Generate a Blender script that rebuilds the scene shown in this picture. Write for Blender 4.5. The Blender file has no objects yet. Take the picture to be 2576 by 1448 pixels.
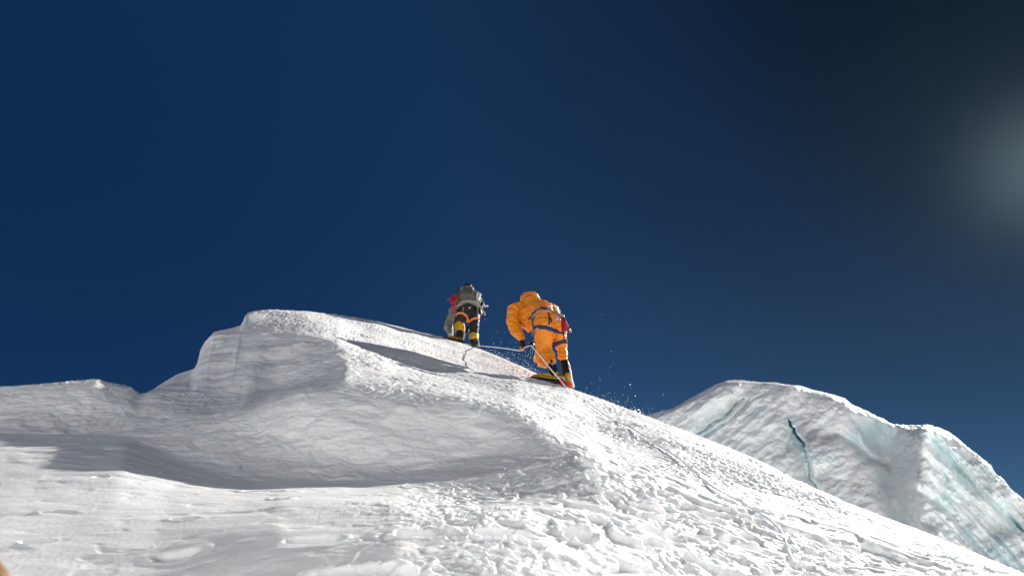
import bpy, bmesh, math, random
import numpy as np
from mathutils import Vector, Matrix
from mathutils.bvhtree import BVHTree

# ------------------------------------------------------------------ camera, sky, sun, exposure
sc = bpy.context.scene
COL = sc.collection
R = math.radians
PITCH = 25.0
cam_d = bpy.data.cameras.new('camera')
cam = bpy.data.objects.new('camera', cam_d); COL.objects.link(cam)
cam.location = (0, 0, 0); cam.rotation_euler = (R(90 + PITCH), 0, 0)
cam_d.lens = 24; cam_d.sensor_width = 36; cam_d.clip_start = 0.05; cam_d.clip_end = 60000
cam_d.dof.use_dof = True; cam_d.dof.focus_distance = 9.0; cam_d.dof.aperture_fstop = 5.6
sc.camera = cam

SUN = Vector((0.611, 0.647, 0.454)).normalized()
sun_el = math.asin(SUN.z); sun_az = math.atan2(SUN.x, SUN.y)
wd = bpy.data.worlds.new('World'); sc.world = wd; wd.use_nodes = True
nt = wd.node_tree; nt.nodes.clear()
N = nt.nodes.new; L = nt.links.new
wout = N('ShaderNodeOutputWorld'); bg = N('ShaderNodeBackground')
sky = N('ShaderNodeTexSky'); sky.sky_type = 'NISHITA'; sky.sun_disc = False
sky.sun_elevation = sun_el; sky.sun_rotation = sun_az
sky.altitude = 6500; sky.air_density = 1.0; sky.dust_density = 0.35; sky.ozone_density = 3.0
tint = N('ShaderNodeMixRGB'); tint.blend_type = 'MULTIPLY'; tint.inputs[0].default_value = 1.0
tint.inputs[2].default_value = (0.45, 0.66, 0.86, 1)
L(sky.outputs[0], tint.inputs[1])
wtc = N('ShaderNodeTexCoord')
def toward(vec):                         # 1 when looking along vec
    n = N('ShaderNodeVectorMath'); n.operation = 'DOT_PRODUCT'; n.inputs[1].default_value = Vector(vec).normalized()
    L(wtc.outputs['Generated'], n.inputs[0]); return n.outputs['Value']
def ramp(v, stops):
    r = N('ShaderNodeValToRGB'); r.color_ramp.interpolation = 'B_SPLINE'
    els = r.color_ramp.elements
    while len(els) < len(stops): els.new(.5)
    for e, (p, c) in zip(els, stops): e.position = p; e.color = (*c, 1)
    L(v, r.inputs[0]); return r.outputs[0]
def mixn(kind, a, b_):
    m_ = N('ShaderNodeMixRGB'); m_.blend_type = kind; m_.inputs[0].default_value = 1.0
    L(a, m_.inputs[1]); L(b_, m_.inputs[2]); return m_.outputs[0]
# high-altitude sky; vignette-like darkening painted in, above the sun side and low opposite
c1 = ramp(toward((.68, .50, .72)), [(.30, (1, 1, 1)), (.70, (.92, .90, .84)), (.90, (.46, .46, .42)), (1.0, (.22, .22, .17))])
c2 = ramp(toward((-.72, .95, .18)), [(.55, (1, 1, 1)), (.80, (.85, .88, .90)), (1.0, (.32, .40, .46))])
c3 = ramp(toward((-.55, .50, .75)), [(.50, (.70, .68, .58)), (.80, (.62, .74, .76)), (1.0, (.50, .98, 1.0))])
skyc = mixn('MULTIPLY', mixn('MULTIPLY', mixn('MULTIPLY', tint.outputs[0], c1), c2), c3)
# the bright air close round the sun, just outside the picture
def fm(op, a, b_=None):
    n = N('ShaderNodeMath'); n.operation = op
    for i, v in enumerate((a, b_)):
        if v is None: continue
        if isinstance(v, (int, float)): n.inputs[i].default_value = v
        else: L(v, n.inputs[i])
    return n.outputs[0]
sd_ = fm('SUBTRACT', toward(SUN), 1.0)
g_ = fm('ADD', fm('MULTIPLY', fm('EXPONENT', fm('MULTIPLY', sd_, 420.0)), 1.0), fm('MULTIPLY', fm('EXPONENT', fm('MULTIPLY', sd_, 60.0)), .17))
gc = N('ShaderNodeCombineXYZ'); L(fm('MULTIPLY', g_, .78), gc.inputs[0]); L(g_, gc.inputs[1]); L(g_, gc.inputs[2])
L(mixn('ADD', skyc, gc.outputs[0]), bg.inputs[0]); L(bg.outputs[0], wout.inputs[0])
bg.inputs[1].default_value = 0.05

sun_d = bpy.data.lights.new('sun', 'SUN'); sun_d.energy = 5.0; sun_d.angle = R(0.53); sun_d.color = (1.0, 0.965, 0.91)
sun = bpy.data.objects.new('sun', sun_d); COL.objects.link(sun)
sun.rotation_euler = (-SUN).to_track_quat('-Z', 'Y').to_euler()
sun.location = SUN * 50

sc.view_settings.view_transform = 'Standard'; sc.view_settings.look = 'None'
sc.view_settings.exposure = 0.76; sc.view_settings.gamma = 1.0
sc.view_settings.use_curve_mapping = False
sc.cycles.max_bounces = 10; sc.cycles.diffuse_bounces = 8

# ------------------------------------------------------------------ helpers
FP = 1717.3            # focal length in the units of a 2576 px wide picture
CT, ST = math.cos(R(PITCH)), math.sin(R(PITCH))
def ray(px, py):
    cx = (px - 1288.0) / FP; cy = (724.0 - py) / FP
    return np.array([cx, CT - cy * ST, ST + cy * CT])
def at(px, py, Y):                       # point seen at px,py standing Y metres north of the photographer
    d = ray(px, py); return d * (Y / d[1])
def planeA(px, py):                      # the sunlit slope  z = -.30x + .41y - .77
    d = ray(px, py); k = d[2] + .30 * d[0] - .41 * d[1]
    return d * (-.77 / min(k, -.02))
def planeB(px, py):                      # the hollow on the left
    d = ray(px, py); k = d[2] + .0 * d[0] - .475 * d[1]
    return d * (-1.0 / min(k, -.02))
def sstep(a, b, x):
    t = np.clip((x - a) / (b - a), 0, 1); return t * t * (3 - 2 * t)
def ground(px, py, w=None):
    if w is None: w = float(sstep(200, 1500, px))
    a = planeA(px, py); b = planeB(px, py)
    return ray(px, py) * ((1 - w) * b[1] + w * a[1]) / ray(px, py)[1]

def _hash(ix, iy, iz, seed):
    h = (ix.astype(np.uint32) * np.uint32(374761393) + iy.astype(np.uint32) * np.uint32(668265263)
         + iz.astype(np.uint32) * np.uint32(2147483647) + np.uint32(seed * 974711))
    h = (h ^ (h >> np.uint32(13))) * np.uint32(1274126177)
    return h ^ (h >> np.uint32(16))
_G = np.random.RandomState(3).normal(size=(256, 3)).astype(np.float32)
_G /= np.linalg.norm(_G, axis=1)[:, None]
def gnoise(p, seed=0):                   # gradient noise, about -1..1
    p = p.astype(np.float32); f0 = np.floor(p); i = f0.astype(np.int64); f = p - f0
    u = f * f * f * (f * (f * 6 - 15) + 10)
    out = 0
    for dx in (0, 1):
        wx = u[:, 0] if dx else 1 - u[:, 0]
        for dy in (0, 1):
            wy = u[:, 1] if dy else 1 - u[:, 1]
            for dz in (0, 1):
                wz = u[:, 2] if dz else 1 - u[:, 2]
                g = _G[(_hash(i[:, 0] + dx, i[:, 1] + dy, i[:, 2] + dz, seed) & np.uint32(255)).astype(np.int64)]
                out = out + wx * wy * wz * (g[:, 0] * (f[:, 0] - dx) + g[:, 1] * (f[:, 1] - dy) + g[:, 2] * (f[:, 2] - dz))
    return out * 1.6
def fbm(p, oct=4, seed=0, gain=.5, lac=2.03):
    s = 0; a = 1
    for o in range(oct):
        s = s + a * gnoise(p * lac ** o + 17.3 * o, seed + o); a *= gain
    return s
def worley(p, seed=0):                   # distance to nearest scattered point, 0..~1
    f0 = np.floor(p); i = f0.astype(np.int64); f = (p - f0).astype(np.float32)
    best = np.full(len(p), 9.0, np.float32)
    for dx in (-1, 0, 1):
        for dy in (-1, 0, 1):
            for dz in (-1, 0, 1):
                h = _hash(i[:, 0] + dx, i[:, 1] + dy, i[:, 2] + dz, seed)
                ox = (h & np.uint32(1023)).astype(np.float32) / 1023
                oy = ((h >> np.uint32(10)) & np.uint32(1023)).astype(np.float32) / 1023
                oz = ((h >> np.uint32(20)) & np.uint32(1023)).astype(np.float32) / 1023
                d = (dx + ox - f[:, 0]) ** 2 + (dy + oy - f[:, 1]) ** 2 + (dz + oz - f[:, 2]) ** 2
                best = np.minimum(best, d)
    return np.sqrt(best)

def grid_mesh(name, P):                  # P: rows x cols x 3
    nr, nc = P.shape[:2]
    me = bpy.data.meshes.new(name)
    me.vertices.add(nr * nc); me.vertices.foreach_set('co', P.astype(np.float32).ravel())
    a = np.arange(nr * nc).reshape(nr, nc)
    q = np.stack([a[:-1, :-1], a[:-1, 1:], a[1:, 1:], a[1:, :-1]], -1).reshape(-1, 4)
    me.loops.add(q.size); me.polygons.add(len(q))
    me.loops.foreach_set('vertex_index', q.ravel().astype(np.int32))
    me.polygons.foreach_set('loop_start', (np.arange(len(q)) * 4).astype(np.int32))
    me.polygons.foreach_set('use_smooth', np.ones(len(q), bool))
    me.update(calc_edges=True)
    return me
def grid_normals(P):
    du = np.gradient(P, axis=1); dv = np.gradient(P, axis=0)
    n = np.cross(du, dv); n /= np.linalg.norm(n, axis=2)[:, :, None] + 1e-12
    return n
def pchip(K, nsub):                      # K: k x cols x dims; nsub: rows per segment
    k = K.shape[0]; d = np.diff(K, axis=0)
    m = np.zeros_like(K); a, b = d[:-1], d[1:]
    same = (a * b) > 0
    m[1:-1] = np.where(same, 2 * a * b / (a + b + np.where(same, 0, 1)), 0)
    m[0] = d[0]; m[-1] = d[-1]
    rows = []
    for s in range(k - 1):
        for j in range(nsub[s]):
            t = j / nsub[s]; t2, t3 = t * t, t * t * t
            rows.append((2 * t3 - 3 * t2 + 1) * K[s] + (t3 - 2 * t2 + t) * m[s] + (-2 * t3 + 3 * t2) * K[s + 1] + (t3 - t2) * m[s + 1])
    rows.append(K[-1])
    return np.array(rows)
def smooth1(a, s):
    if s < .5: return a
    n = int(3 * s); x = np.arange(-n, n + 1); w = np.exp(-x * x / (2 * s * s)); w /= w.sum()
    ap = np.concatenate([np.full(n, a[0]), a, np.full(n, a[-1])])
    return np.convolve(ap, w, 'valid')
def project(P):
    y = P[..., 1] * CT + P[..., 2] * ST
    u = P[..., 2] * CT - P[..., 1] * ST
    y = np.maximum(y, 1e-3)
    return 1288 + FP * P[..., 0] / y, 724 - FP * u / y

# ------------------------------------------------------------------ materials
def mat(name, color, rough=.6, spec=.3, metal=0.0, vary=.0, vscale=30, bump=0.0, bscale=60, sheen=0.0):
    m = bpy.data.materials.new(name); m.use_nodes = True
    t = m.node_tree; b = t.nodes['Principled BSDF']
    b.inputs['Base Color'].default_value = (*color, 1); b.inputs['Roughness'].default_value = rough
    b.inputs['Specular IOR Level'].default_value = spec; b.inputs['Metallic'].default_value = metal
    if sheen: b.inputs['Sheen Weight'].default_value = sheen
    tc = t.nodes.new('ShaderNodeNewGeometry')
    if vary:
        n = t.nodes.new('ShaderNodeTexNoise'); n.inputs['Scale'].default_value = vscale; n.inputs['Detail'].default_value = 5
        t.links.new(tc.outputs['Position'], n.inputs['Vector'])
        r = t.nodes.new('ShaderNodeValToRGB')
        r.color_ramp.elements[0].position = .3; r.color_ramp.elements[1].position = .7
        r.color_ramp.elements[0].color = (*[c * (1 - vary) for c in color], 1)
        r.color_ramp.elements[1].color = (*[min(1, c * (1 + vary)) for c in color], 1)
        t.links.new(n.outputs['Fac'], r.inputs[0]); t.links.new(r.outputs[0], b.inputs['Base Color'])
    if bump:
        n = t.nodes.new('ShaderNodeTexNoise'); n.inputs['Scale'].default_value = bscale; n.inputs['Detail'].default_value = 6
        t.links.new(tc.outputs['Position'], n.inputs['Vector'])
        bp = t.nodes.new('ShaderNodeBump'); bp.inputs['Strength'].default_value = bump; bp.inputs['Distance'].default_value = .01
        t.links.new(n.outputs['Fac'], bp.inputs['Height']); t.links.new(bp.outputs[0], b.inputs['Normal'])
    return m

SSS = 1.0
def snow_material(name, ice=False):
    m = bpy.data.materials.new(name); m.use_nodes = True
    t = m.node_tree; b = t.nodes['Principled BSDF']; nn = t.nodes.new; ln = t.links.new
    g = nn('ShaderNodeNewGeometry')
    b.inputs['Roughness'].default_value = .55 if not ice else .5
    b.inputs['Specular IOR Level'].default_value = .25
    n1 = nn('ShaderNodeTexNoise'); n1.inputs['Scale'].default_value = 1.3 if not ice else .13; n1.inputs['Detail'].default_value = 6
    ln(g.outputs['Position'], n1.inputs['Vector'])
    r = nn('ShaderNodeValToRGB'); e = r.color_ramp.elements
    e[0].position = .35; e[1].position = .7
    if ice:
        e[0].color = (.87, .93, .94, 1); e[1].color = (.95, .95, .94, 1)
    else:
        e[0].color = (.915, .93, .94, 1); e[1].color = (.945, .945, .94, 1)
    ln(n1.outputs['Fac'], r.inputs[0]); colour = r.outputs[0]
    if ice:
        at_ = nn('ShaderNodeAttribute'); at_.attribute_name = 'dirt'
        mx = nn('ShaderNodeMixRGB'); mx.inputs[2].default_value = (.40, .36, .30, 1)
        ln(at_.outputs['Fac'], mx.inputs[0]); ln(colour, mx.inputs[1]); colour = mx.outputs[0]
        at2 = nn('ShaderNodeAttribute'); at2.attribute_name = 'blue'
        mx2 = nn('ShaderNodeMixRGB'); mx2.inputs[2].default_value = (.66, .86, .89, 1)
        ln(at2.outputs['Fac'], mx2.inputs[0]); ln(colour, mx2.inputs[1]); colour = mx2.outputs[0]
    ln(colour, b.inputs['Base Color'])
    n2 = nn('ShaderNodeTexNoise'); n2.inputs['Scale'].default_value = 130 if not ice else 9; n2.inputs['Detail'].default_value = 7
    n2.inputs['Roughness'].default_value = .65
    ln(g.outputs['Position'], n2.inputs['Vector'])
    bp = nn('ShaderNodeBump'); bp.inputs['Strength'].default_value = .22; bp.inputs['Distance'].default_value = .008 if not ice else .12
    ln(n2.outputs['Fac'], bp.inputs['Height']); ln(bp.outputs[0], b.inputs['Normal'])
    b.inputs['Subsurface Weight'].default_value = SSS
    b.inputs['Subsurface Radius'].default_value = (.82, .93, 1.0)
    b.inputs['Subsurface Scale'].default_value = .012 if not ice else .15
    return m

# ------------------------------------------------------------------ bookkeeping
def tag(o, label=None, cat=None, group=None, kind=None):
    if label: o['label'] = label
    if cat: o['category'] = cat
    if group: o['group'] = group
    if kind: o['kind'] = kind
    return o
# ------------------------------------------------------------------ the snow slope
def curve_from(pts):
    # pts: list of (px, py, spec) ; spec None=blend ground, 'A', 'B' or a forward distance
    out = []
    for px, py, s in pts:
        if s is None: p = ground(px, py)
        elif s == 'A': p = planeA(px, py)
        elif s == 'B': p = planeB(px, py)
        else: p = at(px, py, s)
        out.append((math.atan2(p[0], p[1]), math.hypot(p[0], p[1]), p[2]))
    out.sort()
    return np.array(out)

SIL = [(1110,848,12.6),(1160,863,12.6),(1210,880,12.2),(1250,896,11.4),(1340,936,10.0),(1400,962,9.35),(1450,983,9.15),(1540,1015,9.0),(1640,1052,8.7),(1760,1098,8.2),(1895,1153,7.5),(2000,1206,6.8),(2117,1260,6.2),(2220,1300,5.9),(2332,1341,5.7),(2450,1392,5.4),(2561,1438,5.2),(2800,1545,4.6),(3300,1700,4.0)]
def sil_y(px): return np.interp(px, [s[0] for s in SIL], [s[1] for s in SIL])
def sil_d(px): return np.interp(px, [s[0] for s in SIL], [s[2] for s in SIL])
def right(f, xs=(1500,1640,1800,1950,2117,2332,2561,2800,3300)):
    out = []
    for x in xs:
        ys = float(sil_y(x)); y = 1470 + (ys - 1470) * f
        if x > 2450: y = ys + (1 - f) * 40
        Y0 = planeA(x, y)[1]; Y1 = float(sil_d(x))
        out.append((x, y, min(Y0, Y1 * (.55 + .45 * f))))
    return out
k1 = [(x, 1475, None) for x in (-300,-150,0,200,400,600,800,1000,1200,1400)] + right(0.0)
k2 = [(-300,1345,'B'),(0,1340,'B'),(400,1345,'B'),(700,1345,None),(1000,1345,None),(1300,1345,None)] + right(.28)
k3 = [(-300,1092,4.75),(0,1085,4.72),(150,1088,4.7),(320,1097,4.62),(450,1150,4.3),(600,1190,4.1),(900,1225,3.98),(1100,1222,3.95),(1300,1216,3.85),(1420,1215,3.6)] + right(.5)
k4 = [(-300,1060,4.88),(0,1062,4.87),(320,1075,4.78),(520,1100,4.55),(650,1110,4.48),(700,1120,4.4),(800,1160,4.3),(900,1192,4.27),(1000,1190,4.3),(1100,1178,4.35),(1200,1168,4.38),(1300,1160,4.3),(1400,1168,4.1),(1480,1185,3.8)] + right(.62, (1560,1640,1800,1950,2117,2332,2561,2800,3300))
k5 = [(-300,1030,5.02),(0,1032,5.0),(320,1045,4.97),(520,1060,4.8),(640,1040,4.72),(700,1005,4.65),(760,988,4.55),(850,985,4.58),(1000,1000,4.62),(1150,1015,4.68),(1300,1035,4.74),(1360,1062,4.7),(1420,1110,4.6),(1480,1145,'A')] + right(.74, (1560,1640,1800,1950,2117,2332,2561,2800,3300))
k6 = [(-300,985,5.25),(0,976,5.22),(110,969,5.25),(225,959,5.33),(243,957,5.35),(275,967,5.38),(374,984,5.45),(460,993,5.45),(557,1002,5.4),(625,995,5.38),(681,981,5.6),(778,955,5.5),(870,925,5.4),(1000,945,5.8),(1150,965,6.2),(1300,985,6.2),(1400,1025,5.9)] + right(.84)
k7 = [(-300,1040,8.0),(0,1035,8.2),(243,1020,8.2),(340,1000,7.4),(374,983,7.0),(400,972,7.05),(442,942,7.1),(487,926,7.15),(499,912,7.1),(507,878,7.1),(520,860,7.1),(538,837,7.15),(560,833,7.1),(611,828,7.0),(696,838,6.8),(809,850,6.6),(850,862,6.5),(880,880,6.4),(1000,892,7.3),(1150,905,8.6),(1250,930,8.6),(1340,962,7.9),(1400,992,7.4)] + right(.93)
k8 = [(-300,1060,9.5),(0,1060,9.5),(243,1040,9.5),(340,1010,8.4),(374,985,7.6),(442,944,7.6),(487,928,7.6),(499,913,7.6),(508,880,7.6),(538,836,7.7),(575,828,7.9),(609,820,8.1),(616,795,8.3),(625,786,8.5),(645,782,8.8),(679,779,9.2),(772,783,10.0),(851,793,10.8),(938,806,11.6),(1006,823,12.2)] + SIL
curves = [curve_from(k) for k in (k1, k2, k3, k4, k5, k6, k7, k8)]
az_in = np.linspace(R(-39.5), R(39.5), 1120)
az = np.concatenate([np.linspace(R(-82), R(-39.6), 40), az_in, np.linspace(R(39.6), R(82), 40)])
K = []
def fit(c, s=3.0):
    return np.stack([smooth1(np.interp(az, c[:, 0], c[:, 1]), s), smooth1(np.interp(az, c[:, 0], c[:, 2]), s)], -1)
fits = [fit(c, .8 if i >= 6 else 4.0) for i, c in enumerate(curves)]
n_az = len(az)
k0 = np.stack([np.full(n_az, .35), np.full(n_az, -.85) + .12 * np.cos(az)], -1)
crest = fits[-1]
after = [np.stack([crest[:, 0] + a, crest[:, 1] + b], -1) for a, b in ((.7, .05), (2.2, -.9), (9, -7), (30, -30), (90, -70))]
K = np.array([k0] + fits + after)
nsub = [40, 150, 170, 90, 120, 100, 120, 120, 24, 12, 8, 6, 4]
S = pchip(K, nsub)
P = np.stack([S[..., 0] * np.sin(az)[None], S[..., 0] * np.cos(az)[None], S[..., 1]], -1)
row_t = np.concatenate([np.arange(n) / n + i for i, n in enumerate(nsub)] + [[len(nsub)]])
T = np.repeat(row_t[:, None], n_az, 1)
PX, PY = project(P)
nr, nc = P.shape[:2]
flat = P.reshape(-1, 3); T_ = T.ravel(); X_ = PX.ravel(); Y_ = PY.ravel()
dist = np.linalg.norm(flat, axis=1)
near = (T_ > .3) & (T_ < 9.6)

def band(a0, a1, b0, b1, v): return sstep(a0, a1, v) * (1 - sstep(b0, b1, v))
wall1 = band(4.0, 4.25, 4.85, 5.02, T_) * band(660, 740, 1180, 1420, X_)
wall2 = band(6.02, 6.15, 6.93, 7.02, T_) * band(340, 420, 830, 900, X_)
walls = np.clip(wall1 + wall2, 0, 1)
leftlit = (1 - sstep(700, 1250, X_)) * (1 - sstep(2.9, 3.2, T_))
basin = (1 - sstep(760, 1050, X_)) * band(2.9, 3.15, 5.9, 6.1, T_)
midshade = band(700, 850, 1350, 1500, X_) * band(3.0, 3.1, 4.0, 4.1, T_)
topleft = (1 - sstep(620, 720, X_)) * sstep(6.9, 7.1, T_)
crust = np.clip(1 - walls - 1.0 * leftlit - .8 * basin - .55 * topleft - .5 * midshade, 0, 1)
lower = (1 - sstep(3.0, 4.6, T_))

nrm = grid_normals(P).reshape(-1, 3)
if nrm[:, 2].mean() < 0: nrm = -nrm
d = np.zeros(len(flat))
idx = np.where(near)[0]; q = flat[idx]
qs = q * np.array([.62, 1.0, 1.15])       # wind-drawn, longer sideways
def put(v): d[idx] += v
c_ = crust[idx]; w_ = walls[idx]; l_ = leftlit[idx]; b_ = basin[idx] + midshade[idx]; lw = lower[idx]; x_ = X_[idx]
put(.045 * fbm(q * .9, 2, 1) * (1 - .4 * w_) * (.35 + .65 * sstep(500, 1100, x_)))                                   # broad swells
warp = np.stack([gnoise(q * 7, 90), gnoise(q * 7, 91), gnoise(q * 7, 92)], -1)
# popcorn crust : rounded clumps with sharp gaps
put(w_ * (.006 * fbm(q * np.array([5, 5, 17]) + warp * .2, 3, 82, .55) + .0016 * fbm(q * 55, 2, 83)))
put(-w_ * .0035 * np.exp(-(gnoise(q * np.array([2.6, 2.6, 1.7]) + warp * .12, 84) / .022) ** 2))
w1 = worley(qs * 16 + warp * .35, 5); w2 = worley(qs * 37 + warp * .6, 6)
clump = (.55 - w1) * .011 + (.5 - w2) * .0055
patch = .30 + .85 * sstep(-.35, .35, fbm(q * 1.25, 3, 8))
put(c_ * clump * patch)
put(c_ * patch * .005 * fbm(qs * 42, 3, 20, .6))
# broken plates : terraced noise, stronger near the bottom right
tn = fbm(q * np.array([2.2, 2.6, 2.6]) + warp * .16, 3, 30, .5) * 2.3
fr = tn - np.floor(tn); ter = np.floor(tn) + sstep(.38, .55, fr)
plate = ter - tn * .75
put(c_ * (.008 + .027 * lw * sstep(1150, 1650, x_)) * plate)
tn2 = fbm(qs * 9 + warp * .5, 2, 40, .5) * 2.0
fr2 = tn2 - np.floor(tn2); put(c_ * patch * .008 * (np.floor(tn2) + sstep(.35, .5, fr2) - tn2))
# smoother snow on the left
put(l_ * .22 * (.018 * fbm(q * np.array([2.6, 7, 7]), 3, 50, .5) - .022 * sstep(.32, .62, gnoise(q * np.array([4.2, 9, 9]), 55)) - .012 * sstep(.3, .6, gnoise(q * np.array([9, 17, 17]), 56))))
put(l_ * .0006 * fbm(q * 60, 2, 58))
put(b_ * (.010 * fbm(q * np.array([5, 6, 7]) + warp * .2, 4, 60, .55)))
put(w_ * (.030 * fbm(q * np.array([2.4, 2.4, 3.2]) + warp * .12, 3, 70, .42) + .002 * fbm(q * 20, 2, 77)))

# holes kicked and broken into the snow: px, py, half width, half depth along the slope, depth (m)
PITS = [(792,1352,.075,.040,.055),(655,1243,.12,.035,.03),(705,1262,.05,.03,.03),(455,1395,.09,.045,.03),(330,1385,.05,.02,.015),(470,1310,.06,.02,.015),
        (1060,1345,.10,.045,.055),(960,1318,.09,.02,.025),(870,1430,.15,.035,.055),(1015,1436,.07,.035,.04),(1252,1356,.12,.04,.05),(1457,1368,.06,.08,.07),
        (1478,1172,.05,.11,.11),(1495,1205,.06,.08,.06),(1660,1338,.16,.05,.05),(1780,1350,.16,.055,.045),(1890,1385,.15,.06,.045),(1730,1400,.05,.04,.06),(1335,1240,.10,.03,.02),(1180,1262,.12,.02,.018),
        (80,1368,.06,.025,.015),(250,1200,.05,.03,.01),(150,1290,.07,.02,.012)]
ww = fbm(q * 9, 3, 200)
for px, py, a, b, dep in PITS:
    j = np.argmin((X_[idx] - px) ** 2 + (Y_[idx] - py) ** 2 + (T_[idx] > 7.9) * 1e6)
    c = q[j]; e = (q - c)
    s = np.sqrt((e[:, 0] / a) ** 2 + (e[:, 1] / b) ** 2 + (e[:, 2] / (b * 1.6)) ** 2) + .46 * ww
    dep *= .5 if py > 1320 and px < 1100 else 1
    put(-dep * (1 - sstep(.55, 1.0, s)) + dep * .22 * np.exp(-((s - 1.15) / .2) ** 2))
# thickened ragged lips along the two drops
flat2 = flat + nrm * d[:, None]
P2 = flat2.reshape(nr, nc, 3)
# bring the skyline of the roughened slope back to its surveyed height
el = np.where((T > 5) & (T < 9.9), P2[..., 2] / np.hypot(P2[..., 0], P2[..., 1]), -9).max(0)
el0 = np.where((T > 5) & (T < 9.9), P[..., 2] / np.hypot(P[..., 0], P[..., 1]), -9).max(0)
tgt = fits[-1][:, 1] / fits[-1][:, 0]; tgt = np.where(tgt < el0 - .02, el0, tgt)
dl = smooth1(el - tgt, 5) - .0008
P2[..., 2] -= dl[None] * np.hypot(P2[..., 0], P2[..., 1]) * sstep(4.6, 7.0, T)
me = grid_mesh('snow_slope', P2)
M_SNOW = snow_material('snow')
me.materials.append(M_SNOW)
slope = bpy.data.objects.new('snow_slope', me); COL.objects.link(slope); tag(slope, kind='structure')

def on_slope(px, py, tmax=8.2):           # point of the finished slope seen at px,py
    if not hasattr(on_slope, 'c'):
        a, b = project(P2); on_slope.c = (a, b)
    a, b = on_slope.c
    e = (a - px) ** 2 + (b - py) ** 2 + (T > tmax) * 1e6 + (T < .5) * 1e6
    return Vector(P2.reshape(-1, 3)[int(np.argmin(e))])

# the snowfield falling away below and around, out to the horizon
fr_ = np.concatenate([np.linspace(.3, 60, 70), np.geomspace(66, 30000, 50)]); fa = np.linspace(0, 2 * math.pi, 181)
RR, AA = np.meshgrid(fr_, fa, indexing='ij'); fx, fy = RR * np.sin(AA), RR * np.cos(AA)
fz = -1.15 + .41 * np.minimum(fy, 0) - .25 * np.maximum(fy, 0) - .30 * np.clip(fx, -8, 60) * sstep(2, 8, RR)
fz = np.maximum(fz, -60) * (1 - sstep(60, 160, RR)) + -60 * sstep(60, 160, RR)
fz = np.where((np.abs(AA - math.pi) > 1.7), np.minimum(fz, -1.9 - .3 * RR.clip(0, 60)), fz)
# unseen snow flank added behind the photographer, to bounce sunlight into shaded faces
bk = sstep(-.25, .45, -np.cos(AA))
fz = fz + bk * 185 * np.exp(-((RR - 760) / 380) ** 2) * (1 + .25 * np.sin(AA * 5 + 1) + .12 * np.sin(AA * 13))
FP_ = np.stack([fx, fy, fz], -1); ff = FP_.reshape(-1, 3)
FP_[..., 2] += (fbm(ff * .05, 3, 300) * 1.5).reshape(fx.shape) * sstep(10, 60, RR)
me = grid_mesh('snowfield', FP_); me.materials.append(M_SNOW)
fo = bpy.data.objects.new('snowfield', me); COL.objects.link(fo); tag(fo, kind='structure')

# ------------------------------------------------------------------ the ice cliff on the right
TOP = [(1100,1420),(1250,1310),(1380,1200),(1500,1110),(1580,1070),(1635,1043),(1691,1027),(1746,997),(1794,969),(1828,956),(1857,955),(1924,961),(1954,961),(2005,969),(2079,988),(2124,1001),(2142,1018),(2176,1032),(2213,1049),(2231,1062),(2257,1071),(2302,1072),(2328,1068),(2361,1075),(2398,1093),(2431,1119),(2465,1149),(2496,1174),(2503,1188),(2531,1208),(2543,1227),(2572,1253),(2640,1320),(2720,1400),(2850,1500)]
tx = np.array([t[0] for t in TOP], float); ty = np.array([t[1] for t in TOP], float)
CX = np.linspace(1200, 2820, 940); CY0 = smooth1(np.interp(CX, tx, ty), 2)
nrow = 430
V = np.linspace(0, 1, nrow) ** 1.15
BOT = 1560
GX = np.repeat(CX[None], nrow, 0); GY = CY0[None] + V[:, None] * (BOT - CY0[None])
def segdist(ax, ay, pts):
    best = np.full(ax.shape, 1e9); side = np.zeros(ax.shape); along = np.zeros(ax.shape)
    n = len(pts) - 1
    for i in range(n):
        x0, y0 = pts[i]; x1, y1 = pts[i + 1]; dx, dy = x1 - x0, y1 - y0; l2 = dx * dx + dy * dy
        t = np.clip(((ax - x0) * dx + (ay - y0) * dy) / l2, 0, 1)
        ex, ey = ax - x0 - t * dx, ay - y0 - t * dy; dd = np.hypot(ex, ey)
        s = np.sign(dx * (ay - y0) - dy * (ax - x0)); m = dd < best
        best = np.where(m, dd, best); side = np.where(m, s, side); along = np.where(m, (i + t) / n, along)
    return best, side, along
depth0 = 44 + (GX - 1900) * -.004
under = GY - CY0[None]
Yc = depth0 - under * .013 - 1.5 * (1 - np.exp(-under / 5.0))            # wall leaning back, rounded top
Q3 = np.stack([GX * .03, GY * .03, GX * 0], -1).reshape(-1, 3)
def n2(sx, sy, seed, oct=4, rot=0.0, gain=.5):
    c, s = math.cos(rot), math.sin(rot)
    u = GX * c + GY * s; v = -GX * s + GY * c
    return fbm(np.stack([u * sx, v * sy, np.full_like(u, seed * 1.7)], -1).reshape(-1, 3), oct, seed, gain).reshape(GX.shape)
rel = np.zeros_like(GX)                                                    # relief toward the viewer, metres
wv = n2(.02, .02, 400, 3) * 14
def gauss_line(pts, w): dd, s, a = segdist(GX + wv * .3, GY + wv * .25, pts); return np.exp(-(dd / w) ** 2), s, a, dd
# left rounded shoulder with parallel diagonal grooves
leftm = 1 - sstep(1930, 2000, GX)
for pts in ([(1868,1000),(1840,1032),(1795,1066),(1752,1090)], [(1885,1004),(1850,1045),(1805,1078),(1765,1100)], [(1925,985),(1880,1015),(1860,1040)]):
    g, s, a, dd = gauss_line(pts, 3.2); rel -= 1.1 * g
rel += .9 * leftm * n2(.007, .022, 410, 4, R(-38), .45)
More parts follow.
